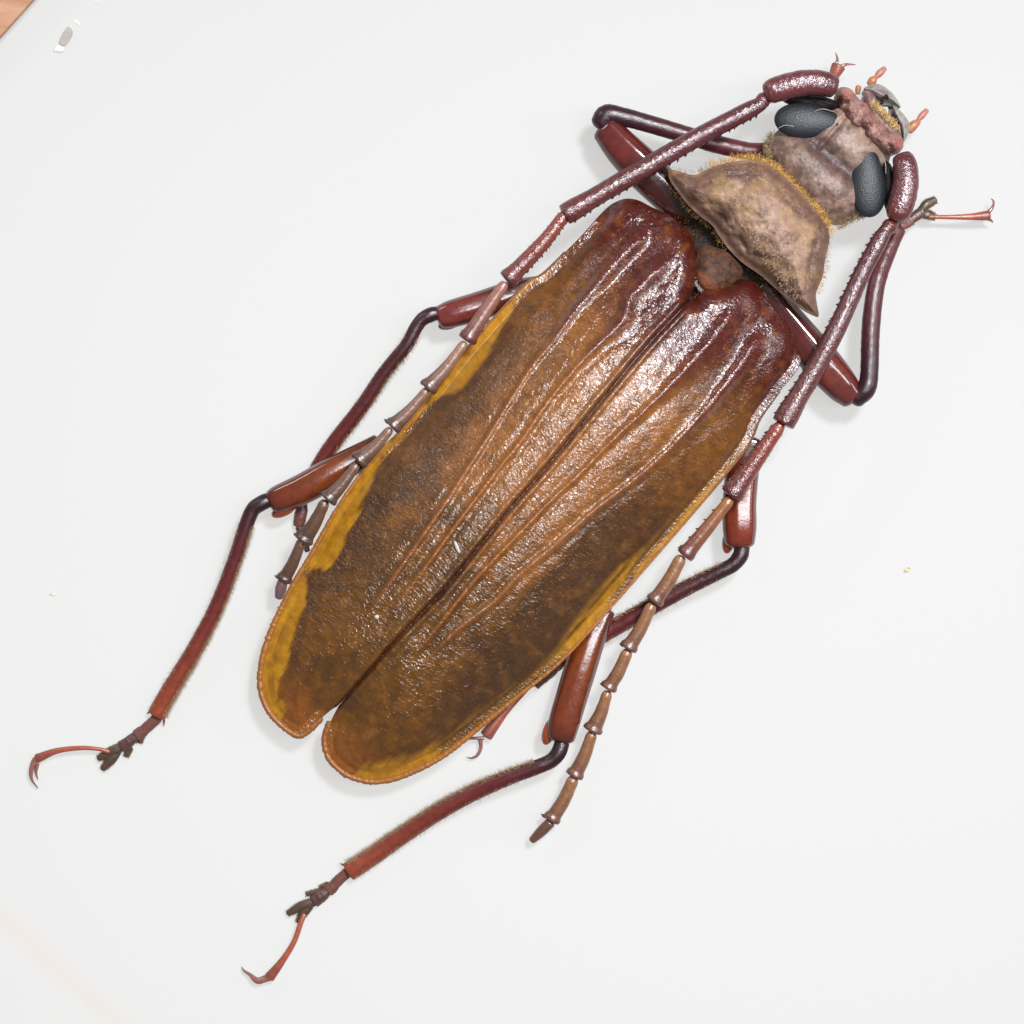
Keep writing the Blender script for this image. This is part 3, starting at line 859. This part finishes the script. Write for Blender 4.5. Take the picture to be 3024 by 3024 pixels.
zs = [0.92, 0.88, 0.84, 0.79, 0.74, 0.60, 0.44]
for i, (p, q, w0, w1) in enumerate(L):
    mid = ((p[0] + q[0]) / 2 + 3, (p[1] + q[1]) / 2 + 2)
    k = min(1, i / 4)
    antenna_segment("antenna_segment", ant, [p, mid, q], w0, w1, zs[i], zs[i + 1], tan1 * (1 - 0.55 * k), tan2 * (1 - 0.35 * k), M_ANT_FINE, 6 + i, 1.12, 0)
g = Geo()
g.tube([(835, 1716, 0.44, 30), (829, 1740, 0.40, 34), (824, 1762, 0.37, 26)], flat_cols(S(120, 88, 92)), sides=14, n=16)
g.build("antenna_tip", M_ANT_FINE, ant)

ant = empty("antenna", tuple(at(2676, 473, 0.9)), beetle)
g = Geo()
g.tube([(2664, 466, 0.90, 58), (2672, 486, 0.94, 68), (2675, 535, 0.97, 73), (2665, 590, 0.98, 75), (2652, 628, 0.97, 70), (2647, 642, 0.95, 58)],
       [(0, *mar), (0.5, *S(100, 48, 52)), (1, *mar2)], flat=0.9, sides=24, n=60, rough=0.07, seed=21, cap0=0.3, cap1=0.35, square=2.3)
g.build("scape", M_ANT, ant)
g = Geo()
g.tube([(2640, 656, 0.90, 34), (2628, 668, 0.91, 46), (2617, 680, 0.92, 38)], flat_cols(mar2), sides=18, n=18, rough=0.2, seed=22)
g.build("pedicel", M_ANT, ant)
antenna_segment("antenna_segment", ant, [(2614, 682), (2600, 706), (2547, 805), (2473, 966), (2406, 1092), (2348, 1188), (2313, 1250)], 52, 66, 0.93, 0.95, mar, mar2, M_ANT, 23, 1.04, 26, 1)
antenna_segment("antenna_segment", ant, [(2300, 1264), (2232, 1360), (2160, 1462)], 40, 64, 0.95, 0.86, red, mar2 * 0.8, M_ANT, 24, 1.04, 12, 1)
antenna_segment("antenna_segment", ant, [(2150, 1482), (2088, 1560), (2022, 1640)], 34, 52, 0.85, 0.74, S(150, 92, 52), S(104, 52, 48), M_ANT_FINE, 25, 1.06, 6, 1)
L = [((2008, 1654), (1932, 1776), 36, 50), ((1920, 1797), (1855, 1914), 36, 50), ((1850, 1932), (1796, 2032), 34, 46), ((1792, 2052), (1750, 2156), 34, 50), ((1746, 2176), (1696, 2290), 36, 50), ((1692, 2306), (1628, 2420), 36, 46)]
zs = [0.73, 0.66, 0.58, 0.50, 0.41, 0.32, 0.24]
for i, (p, q, w0, w1) in enumerate(L):
    mid = ((p[0] + q[0]) / 2 + 3, (p[1] + q[1]) / 2 + 3)
    antenna_segment("antenna_segment", ant, [p, mid, q], w0, w1, zs[i], zs[i + 1], tanr1, tanr2, M_ANT_FINE, 26 + i, 1.13, 0)
g = Geo()
g.tube([(1624, 2430, 0.24, 32), (1598, 2456, 0.21, 32), (1572, 2481, 0.19, 22)], flat_cols(tanr2), sides=14, n=16)
g.build("antenna_tip", M_ANT_FINE, ant)

# --- legs -------------------------------------------------------------------------
knee = S(44, 22, 28)
def fuzz(path, n, side, length, col, spread=0.35, parent=None):
    """Short hairs along one side of a shin."""
    R = catmull(np.array(path, float), 120)
    T = np.gradient(R[:, :2], axis=0); T /= np.linalg.norm(T, axis=1)[:, None]
    i = rng.integers(18, 118, int(n * 1.6))
    n = len(i)
    s = np.where(rng.random(len(i)) < 0.85, side, -side)
    off = R[i, 3] / 2 * 0.93
    ang = rng.uniform(-0.9, 0.9, n)
    N = np.stack((-T[i, 1], T[i, 0]), axis=1) * s[:, None]
    px = R[i, 0] + N[:, 0] * off * np.cos(ang); py = R[i, 1] + N[:, 1] * off * np.cos(ang)
    z = R[i, 2] + off / PPU * np.sin(ang)
    d = np.c_[N[:, 0] + 0.7 * T[i, 0], -(N[:, 1] + 0.7 * T[i, 1]), 0.6 * np.sin(ang)] + rng.normal(0, spread, (n, 3))
    g = Geo()
    g.hairs(at_many(px, py, z), d, length, 0.0032, col, 0.35, 0.3)
    return g.build("shin_hair", M_HAIR, parent, stuff=True)

def leg(base, femur, fem_cols, tibia, tib_cols, tilt, fuzz_side=0, fuzz_n=900, tarsus=(), lobes=(), last=None, claws=(), fem_flat=0.85, knee_lobe=None, spur=None):
    L = empty("leg", tuple(at(*base)), beetle)
    g = Geo()
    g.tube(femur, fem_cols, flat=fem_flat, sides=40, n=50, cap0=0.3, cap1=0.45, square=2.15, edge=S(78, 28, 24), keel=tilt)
    if knee_lobe is not None:
        x, y, z, r, ang, c = knee_lobe
        g.lump(x, y, z, r * 2.2, r * 1.05, r * 1.1, ang, c, 16, 12)
    g.build("femur", M_FEMUR, L)
    g = Geo()
    g.tube(tibia, tib_cols, flat=0.85, sides=18, n=80, cap0=0.7, cap1=0.15, rough=0.09, seed=int(base[0]))
    if spur is not None:
        for (x0, y0, z0, x1, y1, z1) in spur:
            g.tube([(x0, y0, z0, 9), ((x0 + x1) / 2, (y0 + y1) / 2, (z0 + z1) / 2, 6), (x1, y1, z1, 1.5)], flat_cols(S(120, 70, 50)), sides=6, n=8)
    g.build("tibia", M_TIBIA, L)
    if fuzz_side:
        fuzz(tibia, fuzz_n, fuzz_side, 0.062, S(176, 150, 112, 0.9), parent=L)
    for k, s in enumerate(tarsus):
        g = Geo()
        g.tube(s, flat_cols(S(92, 62, 58) if k else S(116, 72, 64)), flat=0.7, sides=12, n=18, cap0=0.3, cap1=0.3, rough=0.25, seed=k + 5)
        g.build("tarsus_segment", M_TIBIA, L)
    if lobes:
        g = Geo()
        for s in lobes:
            g.tube(s, flat_cols(S(84, 66, 54)), flat=0.5, sides=10, n=14, cap0=0.5, cap1=0.5, rough=0.2, seed=3)
        R = []
        for s in lobes:
            a = catmull(np.array(s, float), 40)
            T = np.gradient(a[:, :2], axis=0); T /= np.linalg.norm(T, axis=1)[:, None]
            for sd in (1, -1):
                N = np.stack((-T[:, 1], T[:, 0]), axis=1) * sd
                p = a[:, :2] + N * a[:, 3:4] * 0.45
                g.hairs(at_many(p[:, 0], p[:, 1], a[:, 2]), np.c_[N[:, 0] + T[:, 0], -(N[:, 1] + T[:, 1]), np.zeros(40)], 0.03, 0.007, S(130, 110, 66))
        g.build("tarsus_lobe", M_TIBIA, L)
    if last is not None:
        g = Geo()
        g.tube(last, [(0, *S(168, 84, 62)), (0.6, *S(170, 88, 66)), (1, *S(120, 68, 58))], flat=0.8, sides=12, n=30, cap0=0.3, cap1=0.3)
        g.build("claw_segment", M_TIBIA, L)
    for c in claws:
        g = Geo()
        g.tube(c, [(0, *S(150, 92, 76)), (0.6, *S(150, 104, 96)), (1, *S(110, 96, 104))], sides=10, n=22, cap0=0.4, cap1=0.2)
        g.build("claw", M_FEMUR, L)
    return L

fem_l = [(0, *S(60, 22, 16)), (0.5, *S(120, 48, 26)), (0.85, *S(126, 50, 32)), (1, *S(100, 36, 34))]
fem_r = [(0, *S(84, 34, 16)), (0.4, *S(122, 56, 20)), (0.85, *S(112, 48, 25)), (1, *S(60, 24, 26))]
fem_d = [(0, *S(40, 16, 16)), (0.4, *S(58, 22, 20)), (0.75, *S(106, 40, 34)), (1, *S(80, 34, 36))]
tib_c = [(0, *knee), (0.10, *knee), (0.3, *S(92, 34, 36)), (0.6, *S(114, 45, 36)), (1, *S(146, 68, 42))]
tib_d = [(0, *knee), (0.2, *S(52, 24, 32)), (0.5, *S(80, 34, 38)), (1, *S(96, 40, 42))]

# front leg on the antenna side, folded forward
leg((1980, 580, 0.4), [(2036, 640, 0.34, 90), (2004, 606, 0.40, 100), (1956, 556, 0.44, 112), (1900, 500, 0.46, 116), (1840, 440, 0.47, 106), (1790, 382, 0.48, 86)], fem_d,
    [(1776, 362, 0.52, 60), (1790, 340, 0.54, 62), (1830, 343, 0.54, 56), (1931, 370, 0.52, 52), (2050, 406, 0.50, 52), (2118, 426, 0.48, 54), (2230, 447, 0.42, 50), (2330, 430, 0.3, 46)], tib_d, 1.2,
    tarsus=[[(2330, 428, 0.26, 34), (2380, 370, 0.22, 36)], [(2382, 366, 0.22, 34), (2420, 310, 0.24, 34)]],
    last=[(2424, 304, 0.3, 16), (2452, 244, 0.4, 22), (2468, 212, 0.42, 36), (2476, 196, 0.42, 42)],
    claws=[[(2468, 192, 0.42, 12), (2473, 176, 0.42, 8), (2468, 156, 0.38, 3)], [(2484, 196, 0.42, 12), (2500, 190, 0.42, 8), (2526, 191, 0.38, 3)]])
# front leg of the other side
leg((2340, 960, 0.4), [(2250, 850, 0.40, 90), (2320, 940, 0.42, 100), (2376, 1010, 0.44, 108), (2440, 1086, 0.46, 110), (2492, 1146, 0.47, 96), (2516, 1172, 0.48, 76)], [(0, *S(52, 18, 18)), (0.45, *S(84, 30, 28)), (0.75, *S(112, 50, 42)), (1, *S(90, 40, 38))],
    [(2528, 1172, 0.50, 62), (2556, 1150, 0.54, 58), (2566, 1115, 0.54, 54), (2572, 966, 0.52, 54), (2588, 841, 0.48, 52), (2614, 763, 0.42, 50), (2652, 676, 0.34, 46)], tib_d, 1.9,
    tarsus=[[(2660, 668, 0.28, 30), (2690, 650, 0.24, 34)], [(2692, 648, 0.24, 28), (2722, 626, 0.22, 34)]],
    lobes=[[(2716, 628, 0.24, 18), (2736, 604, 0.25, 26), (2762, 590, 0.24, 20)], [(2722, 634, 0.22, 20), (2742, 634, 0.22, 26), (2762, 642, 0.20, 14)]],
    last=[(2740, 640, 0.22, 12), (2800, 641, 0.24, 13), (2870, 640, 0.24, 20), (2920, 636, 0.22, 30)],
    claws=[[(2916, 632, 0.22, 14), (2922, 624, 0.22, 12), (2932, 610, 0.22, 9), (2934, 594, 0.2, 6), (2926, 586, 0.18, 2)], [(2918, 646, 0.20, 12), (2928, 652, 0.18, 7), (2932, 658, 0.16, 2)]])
# middle legs
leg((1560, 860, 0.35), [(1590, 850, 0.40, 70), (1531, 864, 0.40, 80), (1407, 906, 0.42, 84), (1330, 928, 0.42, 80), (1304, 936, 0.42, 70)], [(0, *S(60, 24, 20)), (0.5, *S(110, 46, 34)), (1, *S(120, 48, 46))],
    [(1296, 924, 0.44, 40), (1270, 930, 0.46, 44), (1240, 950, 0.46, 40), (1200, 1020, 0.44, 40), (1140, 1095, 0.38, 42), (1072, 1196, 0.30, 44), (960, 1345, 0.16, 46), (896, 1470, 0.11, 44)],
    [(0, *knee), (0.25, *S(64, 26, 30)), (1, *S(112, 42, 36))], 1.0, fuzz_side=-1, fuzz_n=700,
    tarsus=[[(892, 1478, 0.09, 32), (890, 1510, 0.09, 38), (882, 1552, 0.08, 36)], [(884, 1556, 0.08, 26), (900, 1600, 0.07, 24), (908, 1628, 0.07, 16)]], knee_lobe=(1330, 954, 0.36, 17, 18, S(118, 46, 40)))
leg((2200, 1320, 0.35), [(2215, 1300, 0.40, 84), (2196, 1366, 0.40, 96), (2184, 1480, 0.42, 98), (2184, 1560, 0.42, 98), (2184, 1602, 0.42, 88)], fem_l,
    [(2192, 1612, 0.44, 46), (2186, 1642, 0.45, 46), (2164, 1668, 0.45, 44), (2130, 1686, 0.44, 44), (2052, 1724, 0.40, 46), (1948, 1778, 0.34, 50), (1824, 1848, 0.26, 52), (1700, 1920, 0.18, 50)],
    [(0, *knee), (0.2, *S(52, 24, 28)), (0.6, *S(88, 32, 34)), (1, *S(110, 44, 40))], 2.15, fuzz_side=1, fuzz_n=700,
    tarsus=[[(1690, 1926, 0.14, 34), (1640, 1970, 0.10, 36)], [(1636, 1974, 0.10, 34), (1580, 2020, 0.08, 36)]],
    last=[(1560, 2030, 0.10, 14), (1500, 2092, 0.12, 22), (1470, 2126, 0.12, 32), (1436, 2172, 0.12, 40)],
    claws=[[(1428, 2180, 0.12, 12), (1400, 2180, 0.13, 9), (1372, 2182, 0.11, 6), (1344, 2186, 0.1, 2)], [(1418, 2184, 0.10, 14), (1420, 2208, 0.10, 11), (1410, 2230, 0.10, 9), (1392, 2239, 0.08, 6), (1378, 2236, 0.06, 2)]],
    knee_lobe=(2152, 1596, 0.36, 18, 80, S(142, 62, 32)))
# hind legs
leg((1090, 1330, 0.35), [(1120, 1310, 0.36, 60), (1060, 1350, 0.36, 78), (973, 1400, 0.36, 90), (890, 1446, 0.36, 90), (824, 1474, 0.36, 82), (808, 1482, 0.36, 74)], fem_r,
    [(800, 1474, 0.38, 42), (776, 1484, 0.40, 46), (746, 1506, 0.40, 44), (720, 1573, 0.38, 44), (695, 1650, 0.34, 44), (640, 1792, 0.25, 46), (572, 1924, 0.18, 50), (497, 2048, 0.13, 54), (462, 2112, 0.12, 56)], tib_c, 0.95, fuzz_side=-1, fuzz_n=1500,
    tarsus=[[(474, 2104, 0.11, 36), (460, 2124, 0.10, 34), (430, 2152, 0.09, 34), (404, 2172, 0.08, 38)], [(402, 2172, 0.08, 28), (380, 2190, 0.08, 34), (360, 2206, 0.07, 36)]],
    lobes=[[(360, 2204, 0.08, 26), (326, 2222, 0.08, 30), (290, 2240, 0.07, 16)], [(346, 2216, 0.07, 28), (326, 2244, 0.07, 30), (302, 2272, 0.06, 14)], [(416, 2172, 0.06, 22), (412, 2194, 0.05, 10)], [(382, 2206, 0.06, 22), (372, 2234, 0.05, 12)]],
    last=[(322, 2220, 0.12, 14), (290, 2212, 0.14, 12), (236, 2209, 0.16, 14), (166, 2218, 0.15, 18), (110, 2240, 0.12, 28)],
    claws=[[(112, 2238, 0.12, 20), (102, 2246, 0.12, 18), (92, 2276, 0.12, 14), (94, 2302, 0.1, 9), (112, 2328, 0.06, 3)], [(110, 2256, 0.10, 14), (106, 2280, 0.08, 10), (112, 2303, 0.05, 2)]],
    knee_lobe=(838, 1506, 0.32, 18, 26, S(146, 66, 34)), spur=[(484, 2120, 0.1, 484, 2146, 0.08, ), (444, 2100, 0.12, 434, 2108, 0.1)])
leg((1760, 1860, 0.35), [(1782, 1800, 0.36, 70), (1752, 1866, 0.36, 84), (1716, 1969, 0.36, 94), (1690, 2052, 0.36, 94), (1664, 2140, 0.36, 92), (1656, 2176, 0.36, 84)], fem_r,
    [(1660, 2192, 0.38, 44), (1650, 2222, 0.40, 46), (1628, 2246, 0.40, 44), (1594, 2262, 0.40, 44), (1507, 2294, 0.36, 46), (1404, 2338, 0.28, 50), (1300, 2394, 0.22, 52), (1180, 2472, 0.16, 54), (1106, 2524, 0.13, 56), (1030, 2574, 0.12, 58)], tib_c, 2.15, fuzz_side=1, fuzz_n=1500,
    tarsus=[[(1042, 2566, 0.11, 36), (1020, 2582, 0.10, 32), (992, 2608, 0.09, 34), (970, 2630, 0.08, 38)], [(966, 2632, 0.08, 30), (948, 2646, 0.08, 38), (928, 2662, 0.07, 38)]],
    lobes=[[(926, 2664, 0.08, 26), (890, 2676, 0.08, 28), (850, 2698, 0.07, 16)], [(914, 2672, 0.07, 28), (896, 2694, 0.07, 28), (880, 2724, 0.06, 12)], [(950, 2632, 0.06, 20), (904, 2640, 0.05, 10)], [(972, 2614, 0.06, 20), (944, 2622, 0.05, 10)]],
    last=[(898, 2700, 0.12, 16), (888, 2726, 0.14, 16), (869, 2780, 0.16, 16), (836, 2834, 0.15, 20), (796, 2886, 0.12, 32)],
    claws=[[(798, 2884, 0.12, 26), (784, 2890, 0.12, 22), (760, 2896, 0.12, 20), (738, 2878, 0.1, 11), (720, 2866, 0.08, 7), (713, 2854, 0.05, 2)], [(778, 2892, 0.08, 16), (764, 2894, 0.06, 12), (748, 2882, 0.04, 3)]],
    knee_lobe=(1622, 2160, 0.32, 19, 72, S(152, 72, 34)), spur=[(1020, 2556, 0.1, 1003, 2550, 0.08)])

# ------------------------------------------------------------------ small things on the sheet
def tan_mat():
    m, nt, b = new_mat("tan_streaks")
    nz = node(nt, "ShaderNodeTexNoise", Scale=1.0, Detail=5.0, Roughness=0.6)
    tc = node(nt, "ShaderNodeTexCoord")
    mp = node(nt, "ShaderNodeMapping"); mp.inputs["Scale"].default_value = (2.0, 14, 6); mp.inputs["Rotation"].default_value = (0, 0, math.radians(-42))
    nt.links.new(tc.outputs["Object"], mp.inputs["Vector"]); nt.links.new(mp.outputs["Vector"], nz.inputs["Vector"])
    cr = node(nt, "ShaderNodeValToRGB")
    cr.color_ramp.elements[0].position, cr.color_ramp.elements[1].position = 0.3, 0.7
    cr.color_ramp.elements[0].color = (*S(176, 122, 84), 1); cr.color_ramp.elements[1].color = (*S(206, 160, 130), 1)
    nt.links.new(nz.outputs["Fac"], cr.inputs["Fac"]); nt.links.new(cr.outputs["Color"], b.inputs["Base Color"])
    b.inputs["Roughness"].default_value = 0.6
    return m

def slab(name, outline, z0, z1, mat, label, cat, round_px=4):
    """A small slab from an outline in the plan, its top edge rounded."""
    P = np.array(outline, float)
    if round_px: P = chaikin(P, 2)
    c = P.mean(axis=0)
    rings = [(1.0, z0), (1.0, z1 - (z1 - z0) * 0.35), (1 - 0.35 * round_px / 30, z1 - (z1 - z0) * 0.1), (1 - 0.8 * round_px / 30, z1)]
    V, n = [], len(P)
    for k, z in rings:
        q = c + (P - c) * k
        V.append(at_many(q[:, 0], q[:, 1], np.full(n, z)))
    f = []
    for r in range(3):
        for i in range(n):
            j = (i + 1) % n
            f.append((r * n + i, r * n + j, (r + 1) * n + j, (r + 1) * n + i))
    f.append(tuple(3 * n + i for i in range(n)))
    f.append(tuple(range(n))[::-1])
    V = np.vstack(V)
    if np.cross(V[f[-2][1]] - V[f[-2][0]], V[f[-2][2]] - V[f[-2][0]])[2] < 0:
        f = [tuple(reversed(q)) for q in f]
    o = link(name, V, f, mat, shade=False)
    o["label"], o["category"] = label, cat
    return o

def plain(name, col, rough=0.5):
    m, nt, b = new_mat(name)
    nz = node(nt, "ShaderNodeTexNoise", Scale=6.0, Detail=4.0)
    tc = node(nt, "ShaderNodeTexCoord"); nt.links.new(tc.outputs["Object"], nz.inputs["Vector"])
    cr = node(nt, "ShaderNodeValToRGB")
    cr.color_ramp.elements[0].position, cr.color_ramp.elements[1].position = 0.35, 0.65
    cr.color_ramp.elements[0].color = (*(np.array(col) * 0.85), 1); cr.color_ramp.elements[1].color = (*(np.array(col) * 1.08), 1)
    nt.links.new(nz.outputs["Fac"], cr.inputs["Fac"]); nt.links.new(cr.outputs["Color"], b.inputs["Base Color"])
    b.inputs["Roughness"].default_value = rough
    return m

slab("tan_strip", [(-420, -360), (420, -360), (104, 0), (0, 116), (-420, 590)], 0.0, 0.3, tan_mat(), "tan streaked strip cut off by the top left corner of the photo", "wood strip", 2)  # tan streaked slab at the corner, its kind left open
M_SCRAP = plain("dull_scrap", S(190, 180, 170, 0.62), 0.4)
M_SCRAP2 = plain("pale_scrap", S(222, 225, 226, 0.78), 0.5)
scrap = slab("plastic_scrap", [(199, 77), (209, 82), (218, 100), (192, 140), (172, 130), (180, 108)], 0.0, 0.05, M_SCRAP, "small grey brown plastic scrap with a clear end near the tan strip", "scrap", 2)
end = slab("clear_end", [(171, 129), (192, 140), (187, 154), (160, 152), (158, 146)], 0.0, 0.035, M_SCRAP2, "", "", 2)
del end["label"]; del end["category"]
end.parent = scrap
slab("pale_sliver", [(216, 56), (230, 60), (240, 72), (238, 76), (226, 68)], 0.0, 0.01, M_SCRAP2, "faint pale sliver just above the grey brown plastic scrap", "flake", 1)  # faint pale mark modelled as a very thin slab
slab("grey_mark", [(276, -2), (286, 2), (296, 14), (292, 13), (280, 4)], 0.0, 0.012, plain("mark_grey", S(215, 215, 220, 0.8)), "thin grey fibre at the top edge right of the scrap", "mark", 1)  # another faint mark, greyer, as a thin slab
g = Geo()
g.lump(2678, 1684, 0.02, 9, 6, 6, 10, S(232, 206, 152, 0.85), 12, 8, 0.5, 4)
g.lump(2684, 1678, 0.02, 3, 4, 4, 0, S(190, 184, 170), 8, 6, 0.4, 5)
o = g.build("crumb", M_PALE)
o["label"], o["category"] = "tiny straw yellow crumb alone on the white sheet right of the beetle", "crumb"
g = Geo()
g.lump(156, 1755, 0.01, 10, 5, 4, 0, S(230, 226, 204, 0.78), 10, 6, 0.4, 6)
o = g.build("crumb", M_PALE)
o["label"], o["category"] = "faint whitish crumb on the sheet left of the beetle", "crumb"
bpy.context.view_layer.update()
dg = bpy.context.evaluated_depsgraph_get()
for k, (px, py, L_, W_, ang, lab) in enumerate(((1350, 1616, 20, 5, -68, "thin white speck across the middle of the left wing case near the seam"),
                                                (1113, 1822, 7, 6, 20, "small round white speck on the left wing case near its tail end"))):
    p = at(px, py, 0.0)
    d = (Vector(p) - cam.location).normalized()
    hit, loc, nrm, _, _, _ = scene.ray_cast(dg, cam.location, d)
    z = loc.z if hit else 0.9
    g = Geo()
    g.lump(px, py, z + 0.012, L_, W_, 5, ang, S(215, 208, 196, 0.75), 14, 8, 0.5, 9 + k)
    o = g.build("pale_speck", M_PALE)  # small pale lump set on the wing case
    o["label"], o["category"] = lab, "flake"
